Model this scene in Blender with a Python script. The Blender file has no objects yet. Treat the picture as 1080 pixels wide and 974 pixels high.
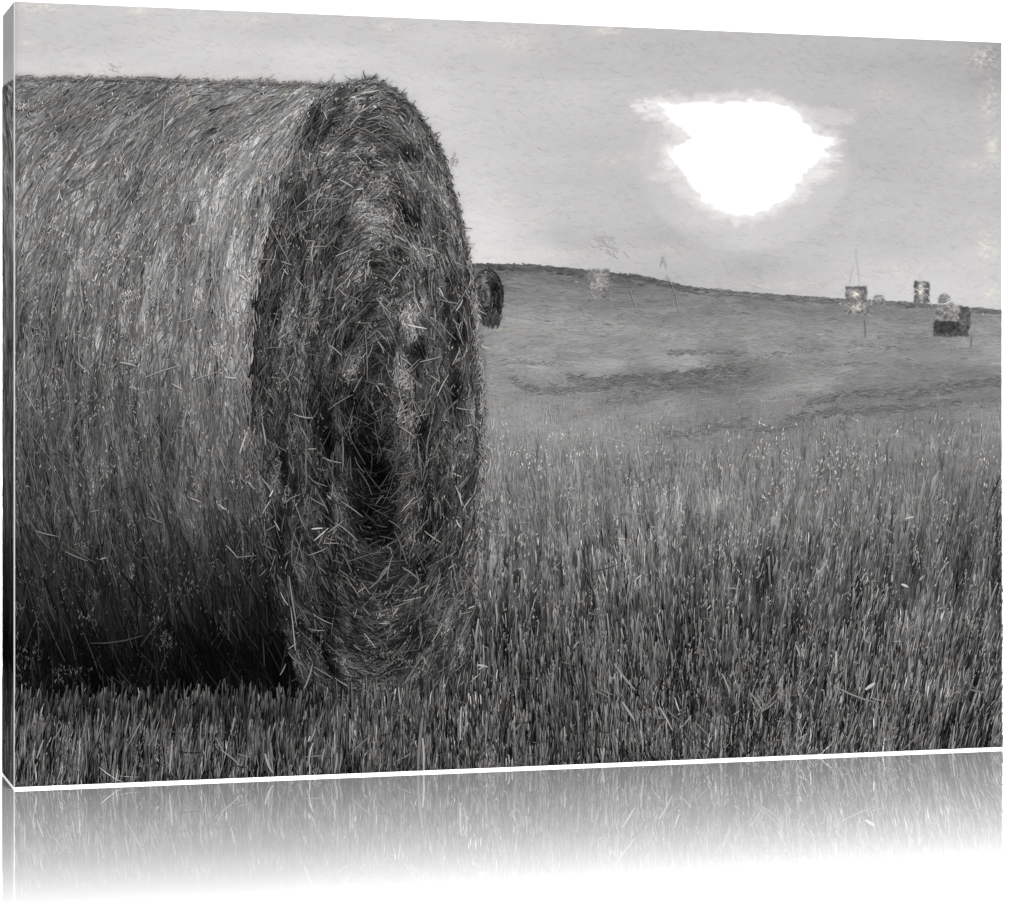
# A canvas print (black-and-white picture of a round hay bale on a stubble field) standing on a
# polished white floor in a white studio.  The print is a flat thing: its picture is made of
# thousands of small paint strokes lying on the canvas, each with the pigment it has in the print.
import bpy, math
import numpy as np

scene = bpy.context.scene
rng = np.random.default_rng(7)

# ------------------------------------------------------------------ camera
F = 2859.0; CX = 540.0; CY = 421.5            # lens, in the drawing sheet's own units
HC = 0.3968                                   # eye height (m)
cam_d = bpy.data.cameras.new('camera')
cam = bpy.data.objects.new('camera', cam_d); scene.collection.objects.link(cam)
cam.location = (0, 0, HC); cam.rotation_euler = (math.radians(90), 0, 0)
cam_d.sensor_width = 36; cam_d.lens = 36 * F / 1080
cam_d.shift_y = -(487.0 - CY) / 1080
cam_d.clip_start = .05; cam_d.clip_end = 500
scene.camera = cam

# ------------------------------------------------------------------ light
w = bpy.data.worlds.new('World'); scene.world = w; w.use_nodes = True
bg = w.node_tree.nodes['Background']
bg.inputs['Color'].default_value = (1, 1, 1, 1); bg.inputs['Strength'].default_value = 0.8
sun_d = bpy.data.lights.new('studio_sun', 'SUN'); sun_d.energy = 2.6; sun_d.angle = math.radians(12)
sun_d.color = (1, 1, 1)
sun = bpy.data.objects.new('studio_sun', sun_d); scene.collection.objects.link(sun)
sun.rotation_euler = (math.radians(42), 0, math.radians(34))
scene.view_settings.view_transform = 'Standard'; scene.view_settings.look = 'None'
scene.view_settings.exposure = 0.45; scene.view_settings.gamma = 1
scene.render.engine = 'CYCLES'
scene.cycles.use_adaptive_sampling = False; scene.cycles.denoising_input_passes = 'RGB'
scene.render.resolution_x = 1024; scene.render.resolution_y = 923
GAIN = 1.97           # how bright a pure white pigment comes out on the lit front face (linear)

# ------------------------------------------------------------------ the canvas in space
HT = 0.8
Z1 = F * HT / 828.3; Z2 = F * HT / 742.5
X1 = (15.0 - CX) / F * Z1; X2 = (1056.4 - CX) / F * Z2
W = math.hypot(X2 - X1, Z2 - Z1)
DX, DY = (X2 - X1) / W, (Z2 - Z1) / W         # along the width
NX, NY = DY, -DX                              # front normal, towards the viewer
DEPTH = 0.112
GAPW = 0.0022                                 # height of the white strip that imitates the bright gap under the print

# ------------------------------------------------------------------ helpers
def link(name, me, mat, parent=None):
    o = bpy.data.objects.new(name, me); scene.collection.objects.link(o)
    if mat: me.materials.append(mat)
    if parent: o.parent = parent
    return o
def mesh_of(name, V, Fc):
    me = bpy.data.meshes.new(name); me.from_pydata(V, [], Fc); me.update(); return me
def box_mesh(name, x0, x1, y0, y1, z0, z1):
    V = [(x, y, z) for z in (z0, z1) for y in (y0, y1) for x in (x0, x1)]
    return mesh_of(name, V, [(0,2,3,1), (4,5,7,6), (0,1,5,4), (2,6,7,3), (0,4,6,2), (1,3,7,5)])
def plain(name, col, rough=.85):
    m = bpy.data.materials.new(name); m.use_nodes = True
    b = m.node_tree.nodes['Principled BSDF']
    b.inputs['Base Color'].default_value = (*col, 1); b.inputs['Roughness'].default_value = rough
    b.inputs['Specular IOR Level'].default_value = .15
    return m, b

# ------------------------------------------------------------------ floor and backdrop
m_floor = bpy.data.materials.new('white_floor'); m_floor.use_nodes = True
nt = m_floor.node_tree; nt.nodes.clear()
out = nt.nodes.new('ShaderNodeOutputMaterial'); mix = nt.nodes.new('ShaderNodeMixShader')
dif = nt.nodes.new('ShaderNodeBsdfDiffuse'); dif.inputs['Color'].default_value = (.9, .9, .9, 1)
glo = nt.nodes.new('ShaderNodeBsdfGlossy'); glo.inputs['Roughness'].default_value = .0
glo.inputs['Color'].default_value = (1, 1, 1, 1)
tc = nt.nodes.new('ShaderNodeTexCoord'); sp = nt.nodes.new('ShaderNodeSeparateXYZ')
nt.links.new(tc.outputs['Object'], sp.inputs[0])
# mirror share is lowered away from the print to make its reflection fade (object Y runs away from it)
rmp = nt.nodes.new('ShaderNodeValToRGB'); cr = rmp.color_ramp
FADE = [(0.0, .855), (.17, .82), (.36, .75), (.50, .67), (.62, .56), (.72, .44), (.82, .31), (.91, .18), (1.0, 0)]
cr.elements[0].position, cr.elements[0].color = FADE[0][0], (FADE[0][1],)*3 + (1,)
cr.elements[1].position, cr.elements[1].color = FADE[-1][0], (FADE[-1][1],)*3 + (1,)
for p, c in FADE[1:-1]:
    e = cr.elements.new(p); e.color = (c, c, c, 1)
dv = nt.nodes.new('ShaderNodeMath'); dv.operation = 'DIVIDE'; dv.inputs[1].default_value = .86
nt.links.new(sp.outputs['Y'], dv.inputs[0]); nt.links.new(dv.outputs[0], rmp.inputs[0])
nt.links.new(rmp.outputs[0], mix.inputs[0]); nt.links.new(dif.outputs[0], mix.inputs[1])
nt.links.new(glo.outputs[0], mix.inputs[2]); nt.links.new(mix.outputs[0], out.inputs[0])
fl = link('floor', mesh_of('floor', [(-30, -30, 0), (30, -30, 0), (30, 30, 0), (-30, 30, 0)], [(0, 1, 2, 3)]), m_floor)
fl['kind'] = 'structure'
fl.location = (X1, Z1, 0)                      # floor's +Y = front normal of the print
fl.rotation_euler = (0, 0, math.atan2(NY, NX) - math.pi / 2)

m_wall, _ = plain('white_backdrop_paint', (.9, .9, .9))
wl = link('backdrop', box_mesh('backdrop', -28, 28, 16, 16.2, -.5, 9), m_wall); wl['kind'] = 'structure'

# ------------------------------------------------------------------ the canvas
root = bpy.data.objects.new('canvas_print', None); scene.collection.objects.link(root)
root.location = (X1, Z1, 0); root.rotation_euler = (0, 0, math.atan2(DY, DX))
root['label'] = 'black-and-white box canvas print of a hay bale, standing on the white floor'
root['category'] = 'canvas print'
# local frame of the print: x along the width, -y to the viewer, z up
m_cloth, b_cloth = plain('white_canvas', (.93, .93, .925))
ntc = m_cloth.node_tree
wv = ntc.nodes.new('ShaderNodeTexNoise'); wv.inputs['Scale'].default_value = 900
bp = ntc.nodes.new('ShaderNodeBump'); bp.inputs['Strength'].default_value = .15; bp.inputs['Distance'].default_value = .0004
ntc.links.new(wv.outputs[0], bp.inputs['Height']); ntc.links.new(bp.outputs[0], b_cloth.inputs['Normal'])
body = link('stretched_canvas', box_mesh('stretched_canvas', 0, W, 0, DEPTH, 0.00005, HT + GAPW), m_cloth, root)
link('white_gap_strip', box_mesh('white_gap_strip', -.0005, W - .0003, -.0046, -.0001, .0001, GAPW), m_cloth, root)  # added white strip in place of the bright gap between print and floor
fold, _ = plain('folded_edge', (.33, .325, .305))
link('folded_edge', box_mesh('folded_edge', -.0008, .0004, -.0045, -.0006, .0024, HT + GAPW - .0003), fold, root)

# ------------------------------------------------------------------ pigment
m_ink = bpy.data.materials.new('print_pigment'); m_ink.use_nodes = True
b = m_ink.node_tree.nodes['Principled BSDF']
at = m_ink.node_tree.nodes.new('ShaderNodeAttribute'); at.attribute_name = 'pigment'
m_ink.node_tree.links.new(at.outputs['Color'], b.inputs['Base Color'])
b.inputs['Roughness'].default_value = .9; b.inputs['Specular IOR Level'].default_value = .0

def sheet(x, y):
    """drawing sheet -> metres on the canvas (width, height)"""
    a = (x - CX) / F
    u = (a * Z1 - X1) / (DX - a * DY)
    v = HC + (CY - y) / F * (Z1 + u * DY)
    return u, v

def s2l(c):
    c = np.clip(c, 0, 1.3)
    return np.where(c <= .04045, c / 12.92, ((c + .055) / 1.055) ** 2.4)

class Part:
    def __init__(s, name): s.name = name; s.V = []; s.C = []; s.Q = []; s.n = 0
parts = {}
layer = [0]

BALE_BOXES = [(1004.5, 334.5, 40, 42), (903, 317, 27, 30), (972, 308, 18, 23), (927, 315, 13, 13), (996, 314, 14, 14), (631, 301, 24, 34)]
def strokes(pn, x, y, ang, L, Wd, tone, warm=0.0, curve=0.0, tip=0.0, taper=(.35, 1, 1, .3), step=True, side=False):
    """n thin ribbons: centre, direction (radians, up = +), length, width, grey tone, cream share"""
    n = len(x)
    if pn == 'distant_field':          # the far field is painted round the small bales, not over them
        ok = np.ones(n, bool)
        for bx, by, bw, bh in BALE_BOXES: ok &= ~((np.abs(x - bx) < bw / 2 + np.asarray(L) * .45) & (np.abs(y - by) < bh / 2 + 1))
        if not ok.all():
            pick = lambda a: np.asarray(a)[ok] if np.ndim(a) else a
            x, y, ang, L, Wd, tone, warm, curve = map(pick, (x, y, ang, L, Wd, tone, warm, curve)); n = len(x)
    if n == 0: return
    P = parts.setdefault(pn, Part(pn))
    f = lambda a: np.broadcast_to(np.asarray(a, float), (n,)).copy()
    ang, L, Wd, tone, warm, curve = map(f, (ang, L, Wd, tone, warm, curve))
    ts = np.array([-1, -.33, .33, 1.0])
    dx, dy = np.cos(ang), -np.sin(ang)
    px, py = -dy, dx
    V = np.zeros((n, 8, 3)); C = np.zeros((n, 8, 4)); C[..., 3] = 1
    if step: layer[0] += 1
    dep = layer[0] * 8e-5 + rng.random(n) * 8e-5
    for k, t in enumerate(ts):
        off = curve * L * (t * t - .4)
        cx = x + dx * L * .5 * t + px * off
        cy = y + dy * L * .5 * t + py * off
        tk = tone + tip * t * .5 * tone
        r = tk * (1 + .00 * warm); 
        cr_ = tk * (1 + .008 * warm); cg = tk * (1 - .010 * warm) - .005 * (1 - warm); cb = tk * (1 - .060 * warm) 
        for sgn, j in ((-1, k * 2), (1, k * 2 + 1)):
            ww = Wd * .5 * taper[k] * sgn
            u, v = sheet(cx + px * ww, cy + py * ww)
            if side:
                yy = np.clip(u, 0, DEPTH); V[:, j, 0] = -dep; V[:, j, 1] = yy
            else:
                V[:, j, 0] = np.clip(u, 0, W); V[:, j, 1] = -dep
            V[:, j, 2] = np.clip(v, 0, HT) * 1.0
            V[:, j, 2] = np.clip(v, GAPW, HT + GAPW)
            C[:, j, 0] = s2l(cr_); C[:, j, 1] = s2l(cg); C[:, j, 2] = s2l(cb)
    C[..., :3] /= GAIN
    np.clip(C, 0, .9999, out=C); C[..., 3] = 1
    q = np.array([0, 1, 3, 2, 2, 3, 5, 4, 4, 5, 7, 6])
    P.Q.append((P.n + np.arange(n)[:, None] * 8 + q[None, :]).reshape(-1, 4))
    P.V.append(V.reshape(-1, 3)); P.C.append(C.reshape(-1, 4)); P.n += n * 8

def wash(pn, x, y, tone, keep=None, warm=0.0, side=False, dep=None):
    """a continuous wash of pigment: 2-D arrays of sheet positions and tones"""
    P = parts.setdefault(pn, Part(pn)); layer[0] += 1
    ny, nx = x.shape; u, v = sheet(x, y); dep = dep or layer[0] * 8e-5
    V = np.zeros((ny, nx, 3)); C = np.ones((ny, nx, 4))
    V[..., 0] = np.clip(u, 0, W); V[..., 1] = -dep; V[..., 2] = np.clip(v, GAPW, HT + GAPW)
    if side: V[..., 0] = -dep; V[..., 1] = np.clip(u, 0, DEPTH)
    C[..., 0] = s2l(tone * (1 + .008 * warm)); C[..., 1] = s2l(tone * (1 - .01 * warm) - .005 * (1 - warm)); C[..., 2] = s2l(tone * (1 - .06 * warm))
    C[..., :3] = np.clip(C[..., :3] / GAIN, 0, .9999)
    i = np.arange(ny * nx).reshape(ny, nx)
    q = np.stack([i[:-1, :-1], i[1:, :-1], i[1:, 1:], i[:-1, 1:]], -1)
    if keep is not None: q = q[keep[:-1, :-1] | keep[1:, 1:] | keep[1:, :-1] | keep[:-1, 1:]]
    P.Q.append(q.reshape(-1, 4) + P.n); P.V.append(V.reshape(-1, 3)); P.C.append(C.reshape(-1, 4)); P.n += nx * ny

def flush(P, parent, objname=None, label=None):
    V = np.concatenate(P.V); C = np.concatenate(P.C); Q = np.concatenate(P.Q); nq = len(Q)
    me = bpy.data.meshes.new(P.name)
    me.vertices.add(len(V)); me.vertices.foreach_set('co', V.astype(np.float32).ravel())
    me.loops.add(nq * 4); me.loops.foreach_set('vertex_index', Q.astype(np.int32).ravel())
    me.polygons.add(nq)
    me.polygons.foreach_set('loop_start', (np.arange(nq) * 4).astype(np.int32))
    me.polygons.foreach_set('loop_total', np.full(nq, 4, np.int32))
    me.update(calc_edges=True); me.validate()
    ca = me.color_attributes.new('pigment', 'FLOAT_COLOR', 'POINT')
    ca.data.foreach_set('color', C.astype(np.float32).ravel())
    o = link(objname or P.name, me, m_ink, parent)
    if label: o['label'] = label
    return o

# ------------------------------------------------------------------ small maths
def vnoise(x, y, sx, sy, seed, ang=0.0):
    """smooth value noise, -1..1"""
    if ang:
        c, s = math.cos(ang), math.sin(ang); x, y = x * c - y * s, x * s + y * c
    r = np.random.default_rng(seed).random((256, 256)) * 2 - 1
    X = x / sx + 100; Y = y / sy + 100
    xi = np.floor(X).astype(int); yi = np.floor(Y).astype(int)
    fx = X - xi; fy = Y - yi; fx = fx * fx * (3 - 2 * fx); fy = fy * fy * (3 - 2 * fy)
    g = lambda i, j: r[j % 256, i % 256]
    return (g(xi, yi) * (1 - fx) + g(xi + 1, yi) * fx) * (1 - fy) + (g(xi, yi + 1) * (1 - fx) + g(xi + 1, yi + 1) * fx) * fy

def idw(pts, x, y, sx=1.0, sy=1.0, p=3.0):
    pts = np.array(pts, float); num = np.zeros_like(x, float); den = np.zeros_like(num)
    for a, b_, t in pts:
        d = ((x - a) / sx) ** 2 + ((y - b_) / sy) ** 2 + 120.0
        w_ = d ** (-p / 2); num += w_ * t; den += w_
    return num / den

def inside(poly, x, y):
    res = np.zeros(len(x), bool); n = len(poly); j = n - 1
    for i in range(n):
        xi, yi = poly[i]; xj, yj = poly[j]
        c = ((yi > y) != (yj > y)) & (x < (xj - xi) * (y - yi) / (yj - yi + 1e-9) + xi)
        res ^= c; j = i
    return res

def poly_sd(poly, x, y):
    """signed distance, positive inside"""
    d = np.full(x.shape, 1e9); n = len(poly)
    for i in range(n):
        ax, ay = poly[i]; bx, by = poly[(i + 1) % n]; ex, ey = bx - ax, by - ay
        t = np.clip(((x - ax) * ex + (y - ay) * ey) / (ex * ex + ey * ey + 1e-9), 0, 1)
        d = np.minimum(d, np.hypot(x - ax - t * ex, y - ay - t * ey))
    return np.where(inside(poly, x.ravel(), y.ravel()).reshape(x.shape), d, -d)
def smooth(a, b, t):
    t = np.clip((t - a) / (b - a), 0, 1); return t * t * (3 - 2 * t)

def interp(pts, v):
    a = np.array(pts, float); return np.interp(v, a[:, 0], a[:, 1])

def rnd(n, x0, x1, y0, y1): return rng.uniform(x0, x1, n), rng.uniform(y0, y1, n)
def top_edge(x): return 1.5 + (x - 15) * 43.5 / 1041.4
def bot_edge(x): return 829.8 - (x - 15) * 42.3 / 1041.4
N = rng.normal
R = math.radians

# ------------------------------------------------------------------ outlines of the picture
HILL = [(400, 277), (500, 278), (560, 279), (600, 283), (640, 287), (672, 290), (700, 296), (720, 301), (760, 306), (800, 309),
        (850, 313), (900, 316), (950, 318), (1000, 322), (1056, 327)]
def hill(x): return interp(HILL, x)
FACE_L = [(86, 386), (92, 362), (100, 345), (115, 326), (150, 306), (190, 290), (240, 278), (290, 270), (340, 264), (400, 260), (450, 261),
          (520, 269), (580, 279), (640, 293), (680, 303), (730, 318), (752, 326)]
FACE_R = [(86, 386), (90, 400), (96, 412), (110, 432), (135, 450), (160, 464), (190, 474), (225, 483), (260, 491), (300, 498), (340, 503), (400, 508),
          (460, 509), (520, 508), (560, 506), (620, 502), (680, 498), (752, 496)]
def face_in(x, y):
    l = interp(FACE_L, y); r = interp(FACE_R, y)
    return (x > l) & (x < r) & (y > 86) & (y < 752)
def bale_top(x): return interp([(-95, 83), (15, 83), (160, 83), (200, 86), (270, 87), (340, 90), (386, 86)], x)
def side_in(x, y):
    l = interp(FACE_L, y)
    return (y > bale_top(x)) & (x < l + 1) & (y < 742) & (x < 386)

SKY = [(60,18,.81),(100,50,.80),(40,50,.79),(200,60,.83),(330,70,.85),(300,25,.80),(400,30,.80),(450,100,.84),(500,70,.80),(600,110,.83),(560,150,.81),(600,60,.79),
       (700,50,.785),(800,60,.775),(780,92,.79),(900,60,.76),(1000,60,.75),(1045,60,.66),(560,200,.80),(490,200,.83),(600,250,.77),(700,250,.755),(640,180,.79),(680,200,.78),
       (740,232,.82),(790,250,.83),(850,232,.81),(790,282,.745),(720,285,.76),(900,200,.80),(870,245,.79),(930,160,.775),(1000,140,.78),(1000,220,.80),(1040,290,.84),
       (1045,180,.80),(520,262,.88),(500,240,.88),(570,268,.86),(650,262,.79),(850,300,.80),(920,300,.85),(960,308,.86),(700,285,.77),(1000,310,.86),(950,260,.79),(15,70,.84),(100,75,.85),(680,110,.82),(900,110,.77)]
FIELD = [(500,283,.44),(560,283,.41),(620,288,.43),(660,292,.45),(700,302,.47),(560,300,.53),(640,310,.52),(600,330,.56),(720,325,.54),(800,318,.46),(800,340,.56),(900,326,.48),(900,350,.56),(1000,335,.50),(1045,345,.55),
         (560,345,.60),(560,365,.53),(700,360,.57),(800,365,.55),(640,372,.53),(560,388,.60),(640,386,.62),(720,382,.60),(780,373,.50),(560,403,.50),(600,404,.47),(660,403,.42),(700,405,.38),(750,400,.38),(785,394,.40),
         (850,385,.52),(900,375,.55),(860,405,.57),(950,395,.52),(900,418,.45),(960,412,.43),(1030,402,.43),(820,420,.52),(840,430,.47),(1040,372,.58),
         (560,430,.56),(600,450,.55),(700,430,.54),(650,470,.52),(740,460,.47),(560,500,.49),(800,470,.49),(900,470,.48),(1000,470,.47),(1045,450,.52),(650,510,.47),(750,520,.47),(850,520,.46),(950,520,.45),(1000,510,.42),(1045,530,.36),
         (530,560,.43),(600,560,.43),(700,560,.44),(800,570,.43),(900,560,.38),(1000,570,.36),(1045,590,.28),(540,620,.34),(600,620,.37),(700,620,.37),(800,620,.38),(900,620,.35),(1000,620,.37),
         (530,680,.28),(600,680,.27),(700,680,.32),(800,660,.31),(900,650,.33),(1000,660,.36),(540,740,.26),(600,740,.27),(700,725,.27),(720,700,.24),(780,760,.26),(700,780,.28),(800,720,.24),(900,720,.34),(1000,720,.36),(950,760,.32),(1040,770,.24),
         (520,800,.28),(600,800,.27),(860,780,.36),(1045,700,.34),(500,700,.30),(500,760,.25)]
BALE = [(40,100,.49),(120,100,.47),(220,100,.49),(300,105,.54),(60,130,.45),(160,120,.43),(60,160,.46),(160,150,.46),(260,150,.54),(60,220,.47),(150,230,.47),(230,230,.52),(262,220,.56),(60,290,.44),(130,290,.47),(200,300,.49),(250,300,.57),
        (40,360,.40),(100,360,.43),(160,350,.45),(220,360,.46),(248,370,.52),(40,420,.35),(100,430,.36),(160,420,.38),(220,420,.42),(250,440,.38),(40,480,.30),(100,490,.33),(160,480,.34),(230,490,.38),
        (40,530,.27),(100,540,.27),(160,540,.27),(230,530,.31),(260,540,.27),(40,590,.20),(100,590,.20),(160,590,.20),(230,590,.21),(270,600,.18),(40,640,.16),(100,640,.14),(160,640,.15),(230,640,.14),(280,650,.10),
        (30,700,.11),(60,700,.09),(100,690,.08),(160,680,.09),(230,690,.06),(290,690,.05),(100,730,.05),(200,730,.04),(300,720,.05),(40,740,.08)]
FACE = [(386,96,.36),(400,105,.38),(360,110,.42),(330,140,.36),(345,130,.34),(380,120,.36),(430,130,.33),(450,160,.34),(370,150,.36),(400,150,.38),(310,170,.38),(340,180,.36),(400,190,.42),(380,195,.40),(430,180,.30),(445,200,.32),(470,210,.33),
        (300,220,.31),(330,220,.32),(370,230,.36),(400,225,.43),(420,240,.38),(440,260,.34),(475,250,.33),(280,270,.26),(310,280,.34),(350,270,.30),(380,280,.34),(410,275,.32),(400,300,.28),(450,290,.33),(485,290,.33),
        (275,330,.24),(300,330,.34),(330,340,.33),(360,320,.34),(390,330,.24),(410,320,.34),(430,332,.48),(460,340,.34),(490,340,.38),(270,380,.22),(300,380,.27),(340,370,.25),(366,390,.38),(390,390,.20),(425,400,.46),(438,370,.22),(460,390,.30),(500,380,.34),
        (268,430,.27),(310,430,.26),(350,430,.21),(372,430,.15),(395,420,.24),(388,455,.08),(400,450,.12),(430,440,.38),(450,460,.20),(470,430,.24),(500,440,.36),(280,480,.27),(320,480,.24),(350,480,.20),(385,480,.06),(395,500,.05),(410,480,.14),(430,480,.32),(445,500,.18),(480,490,.30),(505,490,.36),
        (285,520,.32),(320,520,.24),(350,525,.30),(388,530,.07),(392,560,.07),(415,540,.10),(432,555,.34),(440,530,.30),(470,540,.28),(500,540,.32),(290,570,.24),(330,570,.27),(370,570,.22),(405,560,.10),(430,590,.14),(460,590,.27),(495,590,.30),
        (300,620,.24),(330,620,.20),(370,620,.22),(400,620,.22),(410,645,.30),(440,620,.24),(470,630,.30),(495,640,.30),(285,620,.12),(320,670,.20),(350,670,.20),(390,670,.24),(430,670,.24),(480,680,.30),(330,710,.22),(370,700,.27),(400,690,.20),(440,710,.30),(480,720,.28),(318,735,.12),(370,740,.25),(440,745,.30),(350,600,.14)]

# sun: a blown-out white opening in the cloud
SUNP = [(694,110),(720,109),(750,107),(780,107),(800,106),(820,108),(834,114),(846,124),(856,134),(862,142),(872,147),(878,150),(868,157),(876,163),(866,170),(852,180),(846,190),(838,202),(828,212),(812,221),(798,227),(780,228),(768,227),
        (752,219),(740,210),(730,198),(722,186),(716,176),(706,168),(704,160),(714,152),(728,146),(724,140),(712,134),(704,128),(700,118)]

# ------------------------------------------------------------------ painters
def sky_tone(x, y):
    t = idw(SKY, x, y, 1.6, 1.0, 2.6) + .012 * vnoise(x, y, 120, 20, 5, -.05) + .006 * vnoise(x, y, 50, 9, 6, .1)
    t = t - .022 - .022 * smooth(480, 620, x)
    # paler ring of light round the opening, darker cloud under it
    e = np.hypot((x - 786) / 108, (y - 172) / 92)
    t = t + .022 * smooth(1.06, .98, e) * smooth(.3, .8, e) * (y > 130)
    t = t + .035 * np.exp(-np.maximum(np.hypot((x - 786) / 82, (y - 162) / 62) - 1, 0) * 7)
    return t
def emboss(x, y):
    m = vnoise(x, y, 26, 18, 12) * .5 + .5
    a = vnoise(x, y, 7, 1.5, 13, .45); b_ = vnoise(x, y, 8, 1.4, 14, -.15); c_ = vnoise(x, y, 3, 1.2, 15, -.5)
    return m * a + (1 - m) * b_ + .5 * c_

def paint_sky(n, x0, x1, L, Wd, c, side=False):
    x = rng.uniform(x0, x1, n); y = rng.uniform(0, 335, n)
    k = (y > top_edge(x) - 4) & (y < np.where(x > 400, hill(x) + 4, 95)); x, y = x[k], y[k]; m = len(x)
    t = sky_tone(x, y) + N(0, c, m)
    a = R(8) * vnoise(x, y, 60, 40, 9) * 4 + N(0, .22, m) + .10
    strokes('sky' if not side else 'side_wrap', x, y, a, L * rng.uniform(.5, 1.5, m), Wd * rng.uniform(.6, 1.4, m), t, .12, N(0, .06, m), side=side)

def paint_bale_side(n, x0, x1, L, Wd, c, bias=0, side=False, warmp=.15):
    x = rng.uniform(x0, x1, n); y = rng.uniform(80, 745, n)
    k = side_in(x, y)
    if Wd > 2.5: k &= y > bale_top(x) + (10 if Wd > 5 else 5)
    x, y = x[k], y[k]; m = len(x)
    th = interp([(80,18),(100,32),(130,46),(180,59),(250,71),(350,83),(450,90),(550,96),(640,104),(740,112)], y)
    l = interp(FACE_L, y); near = np.clip(1 - (l - x) / 60, 0, 1)
    th = th * (1 - near * .55) + interp([(80, 28), (110, 48), (150, 60), (200, 72), (300, 82), (400, 90), (520, 98), (740, 108)], y) * near * .55
    a = np.radians(th) + N(0, .17, m) + .30 * vnoise(x, y, 34, 44, 21)
    wildp = rng.random(m) < .07; a = np.where(wildp, rng.uniform(0, math.pi, m), a)
    t = idw(BALE, x, y, 1, 1, 3) + .028 * smooth(480, 560, y) * (1 - smooth(650, 700, y)) + .022 * (1 - smooth(330, 420, y))
    t = t * (1 - .28 * smooth(560, 660, y + x * .12))
    # bundles of lighter and darker straw running round the bale
    ang = 1.57 - np.radians(th)
    st = vnoise(x + (y - 400) * np.tan(np.clip(ang, -1, 1)) * .5, y, 9, 70, 31) + .8 * vnoise(x, y, 4.5, 26, 32) + .6 * vnoise(x, y, 45, 40, 33)
    t = t * (.98 + .21 * st) - .004 + N(0, c, m) * (t * 1.2 + .02) + bias * t
    edge = np.clip((y - bale_top(x)) / 14, .25, 1)
    Ls = np.minimum(L * rng.uniform(.4, 1.5, m) * edge, 2 * (y - bale_top(x)) / (np.abs(np.sin(a)) + .08) + 3)
    strokes('side_wrap' if side else 'curved_side', x, y, a, Ls, Wd * rng.uniform(.6, 1.4, m), np.clip(t, .025, .9), (rng.random(m) < warmp) * .9, N(0, .05, m), side=side)

def face_angle(x, y):
    cx, cy = 398.0, 420.0
    ax = np.where(x < cx, 128.0, 108.0)
    dx = (x - cx) / ax ** 2; dy = (y - cy) / 335.0 ** 2
    return np.arctan2(dx, dy) * 1.0          # tangent of the windings (sheet y points down)

HOLLOW = [(296,560,6,26,.45),(310,200,5,22,.4),(336,400,4,40,.35),(372,520,4,30,.4),(420,300,5,20,.35),(462,250,5,22,.35),(480,420,4,34,.35),(352,330,4,26,.35),(372,590,6,24,.35),(446,620,5,24,.3),(290,330,4,26,.3),(388,440,5,16,.6),(391,485,7,20,.8),(388,545,6,22,.7),(410,555,5,12,.6),(440,370,8,5,.6),(375,430,4,14,.45),(425,590,8,8,.45),(279,250,4,18,.45),(270,330,3,30,.5),(425,165,16,6,.35),(330,150,6,12,.4),(342,640,12,20,.3),(392,325,5,12,.5),
          (300,250,12,5,.3),(448,290,5,8,.35),(403,505,8,12,.6),(356,400,4,22,.3),(300,430,5,18,.2),(455,450,6,12,.35),(318,300,4,20,.3),(400,210,10,4,.3),(360,195,8,5,.3),(440,215,5,10,.35),(350,240,10,5,.3),(470,330,4,14,.3),(266,400,3,30,.4),(345,470,4,14,.3),(415,620,8,10,.3),(385,640,8,8,.3),(452,560,4,20,.3)]
def hollow(x, y):
    f = np.ones(len(x)); wx = 4 * vnoise(x, y, 9, 14, 81); wy = 6 * vnoise(x, y, 10, 12, 82)
    for bx, by, sx, sy, k_ in HOLLOW:
        f *= 1 - k_ * np.exp(-(((x + wx - bx) / sx / 1.3) ** 2 + ((y + wy - by) / sy / 1.3) ** 2))
    return f
def paint_face(n, L, Wd, c, wild=.25, bias=0, warmp=.15, name='end_face'):
    x, y = rnd(n, 255, 512, 84, 756)
    k = face_in(x, y) & ((y < 700) | (rng.random(n) < .6))
    if Wd > 2.5: k &= (np.minimum(x - interp(FACE_L, y), interp(FACE_R, y) - x) > Wd) & (y > 90 + Wd)
    x, y = x[k], y[k]; m = len(x)
    # direction: tangent to ellipses; gradient (gx,gy) down-positive -> tangent (-gy,gx)
    cx, cy = 398.0, 420.0
    gx = (x - cx) / np.where(x < cx, 128., 108.) ** 2; gy = (y - cy) / 330. ** 2
    a = np.arctan2(-gx, -gy)                 # screen-up angle of tangent
    a = a + N(0, .20, m) + .40 * vnoise(x, y, 30, 34, 41)
    rr = np.sqrt(((x - cx) / 118) ** 2 + ((y - cy) / 330) ** 2)
    ww = wild * np.clip(1.5 - rr, .35, 1.4)
    a = np.where(rng.random(m) < ww, rng.uniform(0, math.pi, m), a)
    t = idw(FACE, x, y, 1, 1.2, 3)
    ph = np.arctan2((y - cy) / 330., (x - cx) / 118.) * 190
    wob = 5 * vnoise(x, y, 30, 45, 54)
    st = .9 * vnoise(rr * 118 + wob, ph, 7, 55, 55) + .7 * vnoise(rr * 118 + wob, ph, 3.2, 26, 56) + .8 * vnoise(x, y, 15, 32, 51) + .4 * vnoise(x, y, 6, 10, 52)
    t = t * (.90 + .36 * st) * hollow(x, y) - .008; t = t + N(0, c, m) * (t * 1.2 + .03) + bias * t
    d = np.minimum(x - interp(FACE_L, y), interp(FACE_R, y) - x)
    Ls = L * rng.uniform(.4, 1.5, m) * np.clip(d / 14 + .35, .35, 1)
    if Wd > 2.5: Ls = np.minimum(Ls, 2 * d + 4)
    strokes(name, x, y, a, Ls, Wd * rng.uniform(.6, 1.4, m), np.clip(t, .02, .95), (rng.random(m) < warmp) * .9, N(0, .06, m))

def lean(x, y):
    """direction of the stalks across the field"""
    return np.radians(90 - np.interp(x, [0, 60, 300, 560, 700, 850, 1056], [12, 8, 2, 0, -1, 9, 14]) * np.interp(y, [440, 620], [.8, 1.0]))

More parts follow.
